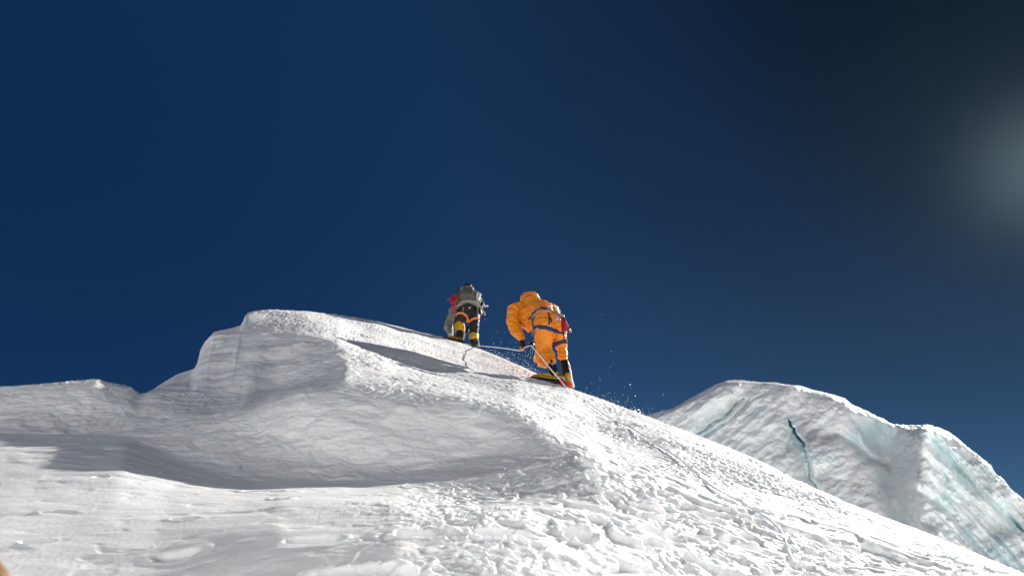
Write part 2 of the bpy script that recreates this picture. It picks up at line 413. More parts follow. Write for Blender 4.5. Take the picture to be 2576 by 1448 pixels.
# the long dark crack and the block to the right of it
CR = [(1983,1050),(1997,1080),(2018,1112),(2030,1140),(2036,1175),(2040,1200),(2058,1232),(2085,1262),(2120,1290)]
dd, s, a = segdist(GX + wv * .25 + 5 * n2(.06, .06, 471, 3), GY, CR)
on = sstep(0, .06, a) * 1.0
wcr = np.interp(a, [0, .12, .3, .45, .6, 1], [1, 3.2, 2.4, 1.1, 1.4, 4]) * (1 + .7 * n2(.05, .05, 470, 3))
wcr = np.maximum(wcr, .5)
crack = np.exp(-(dd / wcr) ** 2)
rel -= (2.6 - 1.4 * a) * crack * (1 - .85 * sstep(.26, .42, a)) * sstep(0, .05, a)
rel -= 1.3 * (s > 0) * np.exp(-dd / 14) * sstep(0, .2, a)
rel += 2.4 * (s < 0) * np.exp(-dd / 45) * sstep(0, .3, a) * (1 - np.exp(-(dd / 5) ** 2))
# big rounded boss
bx, by = GX - 2130, GY - 1215; rb = np.sqrt((bx * .9 + by * -.25) ** 2 / 85 ** 2 + (by - bx * .35) ** 2 / 120 ** 2)
rel += 1.5 * np.sqrt(np.clip(1 - rb ** 2, 0, 1)) ** .9
# bowl under the saddle with a ledge
bx, by = GX - 2195, GY - 1100; rel -= 3.0 * np.exp(-(bx / 55) ** 2 - (by / 45) ** 2)
g, s, a, dd = gauss_line([(2070,1095),(2110,1085),(2150,1110),(2190,1150),(2232,1165)], 9); rel -= 1.6 * g
# snow chute between the two seracs and the valley line
g, s, a, dd = gauss_line([(2225,1085),(2232,1150),(2245,1240),(2265,1330),(2290,1440)], 32); rel -= 3.4 * g
# right serac : rib and strata sweeping down to the right
rib = [(2328,1075),(2318,1150),(2312,1210),(2330,1290),(2370,1400)]
g, s, a, dd = gauss_line(rib, 40); rel += 3.2 * g
rightm = sstep(2300, 2345, GX - (GY - 1100) * .12)
rel += rightm * (1.5 * n2(.004, .022, 420, 3, R(50)) + .5 * n2(.012, .09, 421, 3, R(50)))
for pts, dpt in (([(2350,1110),(2400,1170),(2470,1240),(2540,1300),(2600,1360)], 1.7), ([(2335,1150),(2380,1200),(2440,1260),(2520,1340)], 1.4),
            ([(2320,1230),(2370,1270),(2430,1340),(2500,1420)], 1.3), ([(2330,1310),(2400,1390),(2460,1470)], 1.0)):
    g, s, a, dd = gauss_line(pts, 8); rel -= dpt * g
# scalloped ice everywhere but on the snow chute
chute = band(2225, 2250, 2285, 2315, GX + (GY - 1100) * -.15)
rough = 1 - .85 * chute
wor = worley(np.stack([GX * .045 + wv * .04, GY * .055, GX * 0 + 3.1], -1).reshape(-1, 3), 430).reshape(GX.shape)
rel += rough * (0.7 * n2(.009, .016, 431, 4, R(-30), .45) - .30 * (wor - .5) + .06 * n2(.08, .11, 433, 3))
Yc = Yc - .52 * rel * sstep(0, 14, under) 
cxr = (GX - 1288) / FP; cyr = (724 - GY) / FP
dY = CT - cyr * ST
Wp = np.stack([cxr / dY * Yc, Yc, (ST + cyr * CT) / dY * Yc], -1)
# roof and back side of the cliff, behind the rim
back = []
for a, b in ((60, -55), (22, -14), (9, -4.0), (4, -1.0), (1.6, -.05), (.7, .04)):
    r = Wp[0].copy(); r[:, 1] += a; r[:, 0] += a * .45; r[:, 2] += b; back.append(r)
Wp = np.concatenate([np.array(back), Wp], 0)
# ragged rime along the rim
nb = len(back)
rim = np.zeros(Wp.shape[:2]); rim[nb - 1:nb + 40] = 1
rn = fbm(Wp.reshape(-1, 3) * 1.6, 4, 440, .6).reshape(rim.shape)
Wp[..., 2] += rim * rn * .10 * sstep(2080, 2230, np.concatenate([np.repeat(CX[None], nb, 0), GX], 0))
nrm2 = grid_normals(Wp)
fl = Wp.reshape(-1, 3); nm = nrm2.reshape(-1, 3)
if (nm[:, 1]).mean() > 0: nm = -nm
fl = fl + nm * ((.06 * fbm(fl * .8, 3, 450) + .012 * fbm(fl * 4.5, 3, 451, .6)))[:, None]
me = grid_mesh('ice_cliff', fl.reshape(Wp.shape))
dirt = np.zeros_like(GX)
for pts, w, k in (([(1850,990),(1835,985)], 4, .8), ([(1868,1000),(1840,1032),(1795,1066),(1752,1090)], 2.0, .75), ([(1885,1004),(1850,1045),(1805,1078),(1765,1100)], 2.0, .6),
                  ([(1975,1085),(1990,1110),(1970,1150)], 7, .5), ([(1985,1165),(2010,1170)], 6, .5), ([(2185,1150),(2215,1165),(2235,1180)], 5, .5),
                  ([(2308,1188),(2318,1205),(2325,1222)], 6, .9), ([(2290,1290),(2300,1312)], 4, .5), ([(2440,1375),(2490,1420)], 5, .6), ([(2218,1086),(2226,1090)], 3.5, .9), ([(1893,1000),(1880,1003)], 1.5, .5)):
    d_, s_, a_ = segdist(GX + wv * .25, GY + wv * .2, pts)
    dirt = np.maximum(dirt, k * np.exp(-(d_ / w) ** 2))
a_cr = segdist(GX, GY, CR)[2]
dirt *= sstep(-.25, .45, n2(.09, .09, 460, 3))
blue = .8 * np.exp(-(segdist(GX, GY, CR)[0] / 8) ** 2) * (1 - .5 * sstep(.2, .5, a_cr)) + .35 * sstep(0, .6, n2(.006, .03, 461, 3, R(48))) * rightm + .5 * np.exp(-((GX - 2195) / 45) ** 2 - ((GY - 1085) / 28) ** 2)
blue += .3 * sstep(.1, .7, n2(.012, .02, 462, 3)) + .35 * np.exp(-((GX - 2090) / 30) ** 2 - ((GY - 1270) / 40) ** 2)
for nme, arr in (('dirt', dirt), ('blue', blue * (1 - chute * .8))):
    at_ = me.attributes.new(nme, 'FLOAT', 'POINT')
    v = np.concatenate([np.zeros((nb, GX.shape[1])), arr], 0).clip(0, 1).astype(np.float32).ravel()
    at_.data.foreach_set('value', v)
me.materials.append(snow_material('glacier_ice', True))
ic = bpy.data.objects.new('ice_cliff', me); COL.objects.link(ic); tag(ic, kind='structure')
# ------------------------------------------------------------------ making people and gear
def solid(name, prims, voxel=.011, smooth=4, post=None):
    """prims: (A, ra, B, rb) tapered limbs or (A, (rx, ry, rz), None, None) ellipsoids -> one continuous skin"""
    bm = bmesh.new()
    for A, ra, B, rb in prims:
        if B is None:
            bmesh.ops.create_icosphere(bm, subdivisions=3, radius=1, matrix=Matrix.Translation(A) @ Matrix.Diagonal((*ra, 1)))
            continue
        n = max(3, int((B - A).length / (min(ra, rb) * .22)))
        for i in range(n + 1):
            t = i / n; r = ra + (rb - ra) * t
            bmesh.ops.create_icosphere(bm, subdivisions=2, radius=r, matrix=Matrix.Translation(A.lerp(B, t)))
    me = bpy.data.meshes.new('tmp'); bm.to_mesh(me); bm.free()
    o = bpy.data.objects.new('tmp', me); COL.objects.link(o)
    m = o.modifiers.new('r', 'REMESH'); m.mode = 'VOXEL'; m.voxel_size = voxel; m.use_smooth_shade = True
    m = o.modifiers.new('s', 'SMOOTH'); m.factor = .5; m.iterations = smooth
    dg = bpy.context.evaluated_depsgraph_get(); ev = o.evaluated_get(dg)
    out = bpy.data.meshes.new_from_object(ev); out.name = name
    bpy.data.objects.remove(o); bpy.data.meshes.remove(me)
    n = len(out.vertices); co = np.zeros(n * 3, np.float32); no = np.zeros(n * 3, np.float32)
    out.vertices.foreach_get('co', co); out.vertices.foreach_get('normal', no)
    co = co.reshape(-1, 3); no = no.reshape(-1, 3)
    if post: co = post(co, no)
    out.vertices.foreach_set('co', co.astype(np.float32).ravel())
    out.polygons.foreach_set('use_smooth', np.ones(len(out.polygons), bool)); out.update()
    return out
def bvh(me):
    return BVHTree.FromPolygons([v.co.copy() for v in me.vertices], [tuple(p.vertices) for p in me.polygons])
def thing(name, base, label, cat, group=None):
    o = bpy.data.objects.new(name, None); COL.objects.link(o); o.location = base
    o.empty_display_size = .1
    return tag(o, label, cat, group)
def part(name, me, m, parent, base, label=None):
    """me is in world coordinates; base is where the owning thing stands"""
    me.transform(Matrix.Translation(-Vector(base)))
    if m and not me.materials: me.materials.append(m)
    o = bpy.data.objects.new(name, me); COL.objects.link(o)
    o.parent = parent
    if label: o['label'] = label
    return o
def free(name, me, m, label, cat, group=None):
    c = sum((v.co for v in me.vertices), Vector()) / len(me.vertices)
    me.transform(Matrix.Translation(-c))
    if m and not me.materials: me.materials.append(m)
    o = bpy.data.objects.new(name, me); COL.objects.link(o); o.location = c
    return tag(o, label, cat, group)
def catmull(pts, n=6):
    pts = [Vector(p) for p in pts]; P_ = [pts[0] * 2 - pts[1]] + pts + [pts[-1] * 2 - pts[-2]]
    out = []
    for i in range(1, len(P_) - 2):
        a, b, c, d = P_[i - 1:i + 3]
        for j in range(n):
            t = j / n
            out.append(.5 * ((2 * b) + (c - a) * t + (2 * a - 5 * b + 4 * c - d) * t * t + (3 * b - a - 3 * c + d) * t ** 3))
    out.append(pts[-1]); return out
def tube_mesh(name, paths, seg=8, col=None):
    """paths: list of (points, radius or list)"""
    V_, F_, U_ = [], [], []
    for pts, r in paths:
        pts = [Vector(p) for p in pts]; n = len(pts); base = len(V_)
        up = Vector((.13, .21, .97)); s = 0
        for i, p in enumerate(pts):
            d_ = (pts[min(i + 1, n - 1)] - pts[max(i - 1, 0)]).normalized()
            a = d_.cross(up)
            if a.length < 1e-4: a = d_.cross(Vector((1, 0, 0)))
            a.normalize(); b = d_.cross(a)
            if i: s += (p - pts[i - 1]).length
            rr = r[i] if isinstance(r, (list, tuple)) else r
            for k in range(seg):
                t = 2 * math.pi * k / seg
                V_.append(p + a * math.cos(t) * rr + b * math.sin(t) * rr); U_.append((s, k / seg))
        for i in range(n - 1):
            for k in range(seg):
                k2_ = (k + 1) % seg
                F_.append((base + i * seg + k, base + i * seg + k2_, base + (i + 1) * seg + k2_, base + (i + 1) * seg + k))
        F_.append(tuple(base + k for k in range(seg))[::-1]); F_.append(tuple(base + (n - 1) * seg + k for k in range(seg)))
    me = bpy.data.meshes.new(name); me.from_pydata([tuple(v) for v in V_], [], F_)
    me.polygons.foreach_set('use_smooth', np.ones(len(me.polygons), bool))
    at_ = me.attributes.new('along', 'FLOAT_VECTOR', 'POINT')
    at_.data.foreach_set('vector', np.array([(u, v, 0) for u, v in U_], np.float32).ravel())
    me.update(); return me
def ribbon(name, tree, pts, width, thick=.006, lift=.002, closed=False, jump=.16):
    """webbing laid over a body: pts is a list of (outside point, inward direction, width direction)"""
    ks = (-1, -.33, .33, 1); O_, D_ = [], []
    for p, dr, wdn in pts:
        ro, rd = [], []
        for k in ks:
            o = Vector(p) + Vector(wdn) * (width / 2 * k); h = tree.ray_cast(o, Vector(dr))
            ro.append(o); rd.append(h[3] if h[0] is not None else float('nan'))
        O_.append(ro); D_.append(rd)
    D_ = np.array(D_); n_ = len(D_); med = np.nanmedian(D_)
    D_[np.abs(D_ - med) > jump] = np.nan
    for c in range(4):                                   # bridge what the ray missed, then even it out
        v = D_[:, c]; ok = ~np.isnan(v)
        if ok.sum() < 2: v[:] = med; ok[:] = True
        ii = np.arange(n_)
        if closed: v = np.interp(ii, np.concatenate([ii[ok] - n_, ii[ok], ii[ok] + n_]), np.tile(v[ok], 3))
        else: v = np.interp(ii, ii[ok], v[ok])
        for _ in range(2):
            w = np.concatenate([v[-1:], v, v[:1]]) if closed else np.concatenate([v[:1], v, v[-1:]])
            v = np.minimum(v, .5 * w[1:-1] + .25 * (w[:-2] + w[2:]) + .002)
        D_[:, c] = v
    rows = []
    for i, (p, dr, wdn) in enumerate(pts):
        row = [O_[i][j] + Vector(dr).normalized() * float(D_[i][j]) for j in range(4)]
        rows.append((row, Vector(dr)))
    # relax so that the strap bridges creases
    V_, F_ = [], []
    n = len(rows)
    for row, dr in rows:
        for q_ in row: V_.append(q_ - dr * (lift + thick))
    for row, dr in rows:
        for q_ in row: V_.append(q_ + dr * .004)
    m = 4; top = 0; bot = n * m
    last = n if closed else n - 1
    for i in range(last):
        j = (i + 1) % n
        for k in range(m - 1):
            F_.append((top + i * m + k, top + j * m + k, top + j * m + k + 1, top + i * m + k + 1))
        F_.append((top + i * m, bot + i * m, bot + j * m, top + j * m))
        F_.append((top + i * m + m - 1, top + j * m + m - 1, bot + j * m + m - 1, bot + i * m + m - 1))
    me = bpy.data.meshes.new(name); me.from_pydata([tuple(v) for v in V_], [], F_); me.update()
    me.polygons.foreach_set('use_smooth', np.ones(len(me.polygons), bool))
    return me
def ring(center, axis, reach, a0=0, a1=360, n=40):
    axis = Vector(axis).normalized(); u = axis.cross(Vector((0, 1, .1))).normalized(); v = axis.cross(u)
    out = []
    for i in range(n + (a1 - a0 < 360)):
        t = R(a0 + (a1 - a0) * i / n); dr = u * math.cos(t) + v * math.sin(t)
        out.append((Vector(center) + dr * reach, -dr, axis))
    return out
def box_mesh(name, M, size, bevel=.1):
    bm = bmesh.new(); bmesh.ops.create_cube(bm, size=1, matrix=M @ Matrix.Diagonal((*size, 1)))
    bmesh.ops.bevel(bm, geom=bm.edges[:], offset=min(size) * bevel, segments=2, affect='EDGES')
    me = bpy.data.meshes.new(name); bm.to_mesh(me); bm.free(); return me
def join(name, meshes):
    bm = bmesh.new()
    for m in meshes: bm.from_mesh(m)
    me = bpy.data.meshes.new(name); bm.to_mesh(me); bm.free()
    me.polygons.foreach_set('use_smooth', np.ones(len(me.polygons), bool)); return me

def flats(me):
    me.polygons.foreach_set('use_smooth', np.zeros(len(me.polygons), bool)); return me

class Frame:
    """turns positions measured on the figure into places round it; dy = metres farther off"""
    def __init__(s, x0, y0, zoom, dep0, feet_zy):
        s.x0, s.y0, s.z, s.d, s.f = x0, y0, zoom, dep0, feet_zy
        s.m = dep0 / 2731.0 / zoom               # metres per zoomed pixel
    def __call__(s, zx, zy, dy=0.0):
        px = (s.x0 + zx / s.z) * .62891; py = (s.y0 + zy / s.z) * .62891
        dep = s.d + (s.f - zy) * s.m * .466 + dy
        return Vector(((px - 1288) / FP * dep, dep * (CT - (724 - py) / FP * ST), dep * (ST + (724 - py) / FP * CT)))
    def r(s, v): return v * s.m
VIEW = Vector((0, CT, ST)); UPV = Vector((0, -ST, CT)); RT = Vector((1, 0, 0))

M_ORANGE = mat('orange_down_fabric', (.82, .245, .005), .42, .35, sheen=.15, vary=.08, vscale=6, bump=.5, bscale=45)
M_NAVY = mat('navy_webbing', (.026, .033, .115), .7, .2)
M_GREYW = mat('grey_webbing', (.33, .34, .38), .6, .3)
M_BLACK = mat('black_fabric', (.012, .012, .014), .55, .3, vary=.3, vscale=25, bump=.5, bscale=60)
M_RUBBER = mat('black_rubber', (.015, .015, .015), .5, .4)
M_YELLOW = mat('yellow_gaiter', (.58, .33, .012), .5, .3, vary=.12, vscale=30, bump=.3, bscale=120)
M_CREAM = mat('cream_rubber', (.72, .58, .28), .5, .3)
M_RED = mat('red_plastic', (.62, .02, .012), .35, .5)
M_STEEL = mat('steel', (.5, .5, .52), .35, .5, metal=.9)
M_DSTEEL = mat('dark_steel', (.10, .10, .11), .45, .5, metal=.8)
M_BLACKINK = mat('black_print', (.015, .012, .01), .6, .2)
M_WHITEINK = mat('white_print', (.8, .8, .78), .6, .2)
M_MAROON = mat('maroon_cord', (.30, .012, .035), .6, .3)
M_CORDRED = mat('red_cord', (.55, .03, .05), .6, .3, vary=.5, vscale=120)
M_GOLD = mat('gold_alloy', (.62, .30, .05), .35, .5, metal=.8)
M_GREENSHELL = mat('grey_green_shell', (.185, .20, .155), .6, .3, vary=.12, vscale=8, bump=.6, bscale=30)
M_PACK = mat('dark_grey_pack_fabric', (.11, .105, .10), .65, .25, vary=.15, vscale=20, bump=.4, bscale=80)
M_STRAP = mat('brown_grey_strap', (.26, .22, .19), .65, .25)
M_ORSTRAP = mat('orange_webbing', (.78, .20, .06), .6, .3)
M_PALE = mat('pale_fabric', (.55, .53, .50), .6, .3)
M_PINK = mat('salmon_glove_leather', (.72, .22, .12), .55, .3)

def creases(co, no, centre, spacing, depth, seed, amp=.006, sc=9.0, stretch=(1, 1, 1), mask=None):
    d_ = np.linalg.norm(co - np.array(centre), axis=1) + .012 * gnoise(co * 6, seed)
    f = np.abs(((d_ / spacing) % 1.0) - .5) * 2            # 1 at the seam
    quilt = -depth * np.exp(-((1 - f) / .16) ** 2) + depth * .5 * (1 - f)
    w = fbm(co * np.array(stretch) * sc, 3, seed + 1, .5)
    rid = (1 - np.abs(gnoise(co * np.array(stretch) * sc * 1.3 + 5, seed + 4)) * 2)
    k = quilt * (1 if mask is None else mask) + amp * w + amp * .7 * np.clip(rid, 0, 1) ** 2
    return co + no * k[:, None]

def boot(parent, base, F, heel, toe, ankle, shaft, rad, rs, colours, name='boot', twist=0, letters=None, detail=True, label=None):
    """heel, toe: points on the sole line; ankle/shaft: leg axis; rad: half width of the foot in metres"""
    fx = (toe - heel).normalized(); Lb = (toe - heel).length
    up = (shaft - heel); up = (up - fx * up.dot(fx)).normalized(); sd = fx.cross(up).normalized()
    def q_(a, h, s=0): return heel + fx * (a * Lb) + up * h + sd * s
    # upper: black inner boot
    upm = solid('boot', [(q_(.12, rad * 1.0), rad * .95, q_(.30, rad * 1.1), rad * 1.0), (q_(.24, rad * 1.1), rad * .98, ankle, rs), (ankle, rs, shaft, rs * .97)], .009, 3,
                lambda c, n: c + n * (.004 * fbm(c * 26, 2, 3))[:, None])
    o = part(name, upm, colours[0], parent, base, label)
    # yellow gaiter skirt over the foot
    gm = solid('gaiter', [(q_(.10, rad * .80), rad * .98, q_(.45, rad * .95), rad * 1.02), (q_(.45, rad * .9), rad * 1.0, q_(.90, rad * .62), rad * .62), (q_(.16, rad * .9), rad * 1.02, q_(.22, rad * 1.7), rad * .9)], .008, 3,
               lambda c, n: c + n * (.0025 * fbm(c * 40, 2, 5))[:, None])
    g = part('gaiter', gm, colours[1], o, base)
    # sole
    M = Matrix((( *fx, 0), (*sd, 0), (*up, 0), (0, 0, 0, 1))).transposed(); M.translation = q_(.5, .008)
    sm = box_mesh('sole', M, (Lb * 1.02, rad * 1.75, .028), .3)
    part('sole', sm, M_RUBBER, o, base)
    # crampon: frame, posts, points
    bits = []
    for s in (-1, 1):
        bits.append(([q_(.02, -.022, s * rad * .8), q_(.25, -.022, s * rad * .8), q_(.5, -.02, s * rad * .45), q_(.75, -.022, s * rad * .85), q_(.98, -.018, s * rad * .6)], .006))
        for a in (.05, .24, .62, .78, .93):
            bits.append(([q_(a, -.02, s * rad * .8), q_(a + .02, -.052, s * rad * .86)], [.008, .002]))
        bits.append(([q_(.97, -.015, s * rad * .4), q_(1.14, -.045, s * rad * .45)], [.009, .003]))
    cr = part('crampon', tube_mesh('crampon', bits, 6), M_DSTEEL, o, base)
    Mh = M.copy(); Mh.translation = q_(-.05, .016)
    part('heel_lever', box_mesh('heel_lever', Mh, (Lb * .16, rad * 1.75, .060), .25), colours[2], o, base)
    return o, g, upm, q_, gm

def text_on(parent, base, body, start, right_, up_, size, m, me_target, name='lettering', into=None, squash=1.0):
    cu = bpy.data.curves.new('t', 'FONT'); cu.body = body; cu.size = size; cu.extrude = 0.0; cu.align_x = 'LEFT'; cu.resolution_u = 2
    cu.offset = size * .018
    to = bpy.data.objects.new('t', cu); COL.objects.link(to)
    dg = bpy.context.evaluated_depsgraph_get(); dg.update()
    me = bpy.data.meshes.new_from_object(to.evaluated_get(dg)); bpy.data.objects.remove(to)
    bm = bmesh.new(); bm.from_mesh(me)
    for _ in range(2):
        bmesh.ops.subdivide_edges(bm, edges=[e for e in bm.edges if e.calc_length() > size * .25], cuts=1)
    bmesh.ops.triangulate(bm, faces=bm.faces[:])
    nrm_ = into
    for v in bm.verts:
        p = start + right_ * (v.co.x * squash) + up_ * v.co.y
        h = me_target.ray_cast(p - nrm_ * .4, nrm_)
        v.co = (h[0] - nrm_ * .0025) if h[0] is not None else p
    bm.to_mesh(me); bm.free()
    return part(name, me, m, parent, base)

def hand(F, wrist, palm, fingers, rw, rp, name='glove', base=None, parent=None, m=None, label=None, thumb=None):
    """mitten-free glove: palm plus five bent fingers; fingers: list of 3-4 point chains"""
    pr = [(wrist, rw, palm, rp)]
    for ch, r in fingers:
        pr.append((palm.lerp(ch[0], .4), rp * .6, ch[0], r))
        for a, b in zip(ch[:-1], ch[1:]): pr.append((a, r, b, r * .92))
    return part(name, solid(name, pr, .005, 2), m, parent, base, label)

# ------------------------------------------------------------------ climber in the orange down suit
O = Frame(1960, 1100, 2.895, 9.02, 1190); om = O.m
g0 = O(800, 1280, .02); baseO = g0.copy()
person_o = thing('person', baseO, 'person bent forward in an orange down suit with one hand on the rope', 'person', 'climbers on the snow ridge')
def C(a, ra, b=None, rb=None): return (O(*a), ra * om, O(*b), rb * om)
prims = [
    C((712,1000,.03), 64, (665,930,.12), 92), C((665,930,.12), 92, (585,900,.24), 74), C((590,905,.24), 66, (600,1010,.16), 58), C((600,1010,.16), 56, (665,1030,.05), 52), C((585,950,.22), 62, (655,1040,.08), 34),   # left lower leg with its baggy shin
    C((625,850,.18), 106, (628,600,.08), 134),                                                       # left thigh
    C((855,955,.16), 54, (835,860,.20), 62), C((838,930,.18), 60, (835,820,.22), 60), C((825,830,.2), 68, (790,560,.14), 106),
    C((620,540,.12), 118, (765,540,.15), 112), C((640,500,.16), 132, (600,430,.40), 158),
    C((760,470,.22), 62, (700,400,.48), 92), C((600,440,.36), 160, (520,400,.60), 140), C((690,420,.42), 96, (560,380,.62), 120), C((470,450,.50), 108, (430,560,.50), 70), C((430,540,.5), 72, (445,620,.46), 44),
    C((500,520,.42), 88, (540,620,.34), 70), C((420,440,.54), 92, (405,580,.46), 56), C((600,900,.20), 88, (560,960,.2), 66),
    C((560,370,.66), 104, (400,370,.66), 84), C((330,372,.60), 76, (276,400,.54), 80),
    C((276,400,.54), 84, (262,530,.48), 84), C((262,530,.48), 84, (300,640,.42), 76), C((300,640,.42), 76, (362,732,.36), 50),
    C((740,420,.62), 80, (700,640,.78), 74), C((700,640,.78), 72, (530,770,.58), 44),
]
def post_o(co, no):
    hoodc = np.array(O(465, 240, .8))
    arm = np.array(O(300, 300, .5))
    cam_x = (co[:, 0]) ; d1 = np.linalg.norm(co - hoodc, axis=1)
    torso = 1 - sstep(.58, .72, d1)
    co = creases(co, no, hoodc, .105, .009, 7, .007, 9, (1, 1, 1.8), mask=.35 + .65 * torso)
    co = co + no * (.007 * np.clip(1 - np.abs(gnoise(co * np.array([7, 7, 19]), 77)) * 2.6, 0, 1) * -1 * (1 - .6 * torso))[:, None]
    return co
bodyO = solid('body', prims, .0105, 5, post_o)
bO = part('body', bodyO, M_ORANGE, person_o, baseO, 'orange quilted down suit')
# rays are cast against the body in world coordinates
treeO = BVHTree.FromPolygons([v.co + baseO for v in bodyO.vertices], [tuple(p.vertices) for p in bodyO.polygons])
hoodm = solid('hood', [(O(462, 285, .78), (.150, .15, .125), None, None), C((455,300,.72), 112, (490,292,.76), 108), C((470,330,.66), 120, (500,340,.62), 124)], .0105, 4,
              lambda c, n: creases(c, n, O(465, 150, .75), .085, .008, 17, .005, 11))
part('hood', hoodm, M_ORANGE, person_o, baseO)
# seam/zip lines and reflective tags
def stripe(zpts, width, m, name, dy=-.6, n=6, label=None, parent=person_o, tree=treeO, F=O, base=baseO, thick=.004):
    pts = catmull([F(zx, zy, dy) for zx, zy in zpts], n); rows = []
    for i, p in enumerate(pts):
        dr = p.normalized()                                  # looking along the line of sight from the front
        tng = (pts[min(i + 1, len(pts) - 1)] - pts[max(i - 1, 0)]).normalized()
        rows.append((p, dr, dr.cross(tng).normalized()))
    return part(name, ribbon(name, tree, rows, width, thick), m, parent, base, label)
stripe([(522,465),(492,545),(500,625),(488,700),(522,795)], .011, M_BLACK, 'zip', label='black side zip')
stripe([(338,540),(412,592)], .012, M_BLACK, 'pocket_zip')
stripe([(215,432),(272,418)], .008, M_GREYW, 'sleeve_tag')
# harness
h_root = part('harness', join('harness', [ribbon('b', treeO, ring(O(640, 470, .20), O(640, 470, .20) - O(600, 640, .06), .40, n=56), .042, .008, closed=True)]), M_NAVY, person_o, baseO, 'navy climbing harness with grey edging')
h_root.data.materials.clear(); h_root.data.materials.append(M_NAVY)
part('leg_loop', ribbon('leg_loop', treeO, ring(O(622, 640, .10), O(622, 640, .10) - O(600, 800, .12), .34, n=48), .050, .007, closed=True), M_NAVY, h_root, baseO)
part('leg_loop', ribbon('leg_loop', treeO, ring(O(818, 790, .20), O(818, 790, .20) - O(826, 880, .22) + Vector((-.02, 0, 0)), .16, n=48), .050, .007, closed=True), M_NAVY, h_root, baseO)
stripe([(478,520),(495,470),(560,418),(660,400),(720,410),(800,452)], .018, M_GREYW, 'edging', parent=h_root, thick=.014)
stripe([(488,700),(505,650),(560,610)], .020, M_GREYW, 'edging', parent=h_root, thick=.013)
stripe([(672,430),(688,480),(686,575)], .024, M_NAVY, 'riser', parent=h_root)
stripe([(688,480),(712,510),(714,545)], .014, M_NAVY, 'riser', parent=h_root, thick=.016)
stripe([(850,640),(858,745)], .012, M_BLACK, 'riser', parent=h_root)
# printed double arc on the shin
arc = []
for rr, a0, a1 in ((22, 100, 255), (12, 100, 255)):
    pts = [(535 + rr * math.cos(R(a)), 945 - rr * 1.15 * math.sin(R(a))) for a in np.linspace(a0, a1, 7)]
    arc.append(pts)
for pts in arc: stripe(pts, .007, M_WHITEINK, 'shin_logo', dy=-.4, n=2, thick=.002)
# boots
hl, tl = O(812,1240,-.03), O(480,1200,.06)
ob, og, _, qf, gmesh = boot(person_o, baseO, O, hl, tl, O(732,1120,.02), O(708,1020,.04), .060, .066, (M_BLACK, M_YELLOW, M_RED), label='black and yellow mountaineering boot, side on, toe pointing left')
gt = BVHTree.FromPolygons([v.co + baseO for v in gmesh.vertices], [tuple(p.vertices) for p in gmesh.polygons])
td = (hl - tl).normalized(); tu = UPV - td * UPV.dot(td)
text_on(og, baseO, 'LA SPORTIVA', O(530,1172,-.06), td, tu.normalized(), 30 * om, M_BLACKINK, gt, into=VIEW.copy(), squash=1.45)
hr, tr = O(915,1272,.03), O(800,1235,.34)
ob2, og2, _, _, _ = boot(person_o, baseO, O, hr, tr, O(892,1140,.10), O(862,1020,.17), .062, .068, (M_BLACK, M_YELLOW, M_RED), label='black and yellow mountaineering boot seen from behind')
part('heel_strip', tube_mesh('heel_strip', [(catmull([O(905,1180,-.04), O(940,1220,-.05), O(968,1300,-.05)]), .017)], 8), M_CREAM, ob2, baseO)
part('lace', tube_mesh('lace', [(catmull([O(905,1040,.06), O(935,1080,.04), O(950,1090,.05), O(958,1096,.06)]), .003)], 6), M_BLACK, ob2, baseO)
part('pull_tab', tube_mesh('pull_tab', [(catmull([O(700,935,.0), O(706,975,-.03), O(716,1010,-.04)]), [.004] * 4 + [.012] * 4 + [.020] * 5)], 6), M_BLACK, ob, baseO)
part('buckle', box_mesh('buckle', Matrix.Translation(O(728,1022,-.06)) @ Matrix.Rotation(.4, 4, 'Y'), (.03, .012, .04), .2), M_STEEL, ob, baseO)
part('buckle', box_mesh('buckle', Matrix.Translation(O(850,1200,-.05)) @ Matrix.Rotation(-.3, 4, 'Y'), (.035, .012, .055), .2), M_PALE, ob2, baseO)
# gloved left hand on the rope
W = O(366,762,.36); PL = O(384,808,.33)
fing = [([O(372,832,.30), O(356,856,.29), O(362,872,.32)], .011), ([O(386,838,.30), O(376,862,.29), O(382,874,.33)], .0115), ([O(402,832,.31), O(398,856,.30), O(404,866,.34)], .011), ([O(416,824,.32), O(416,844,.31), O(418,852,.35)], .010), ([O(360,800,.34), O(345,826,.31), O(352,846,.29)], .012)]
cuff = hand(O, W, PL, fing, .040, .036, 'glove', baseO, person_o, M_BLACK, 'black glove with salmon palm')
part('palm_patch', solid('palm_patch', [(O(352,830,.28), .014, O(356,862,.26), .013), (O(356,862,.26), .014, O(392,840,.27), .012), (O(350,850,.27), .012, O(352,872,.27), .011)], .005, 2), M_PINK, cuff, baseO)
W = O(520,790,.55); PL = O(482,806,.42)
fing = [([O(462,812,.38), O(452,826,.36), O(460,836,.38)], .011), ([O(470,826,.38), O(460,842,.36), O(468,850,.38)], .011), ([O(480,834,.38), O(472,852,.36), O(480,860,.39)], .011), ([O(492,836,.40), O(488,856,.38), O(494,862,.40)], .010), ([O(470,796,.40), O(446,800,.38), O(436,808,.36)], .012)]
hand(O, W, PL, fing, .042, .034, 'glove', baseO, person_o, M_BLACK, 'black glove close to the thigh')
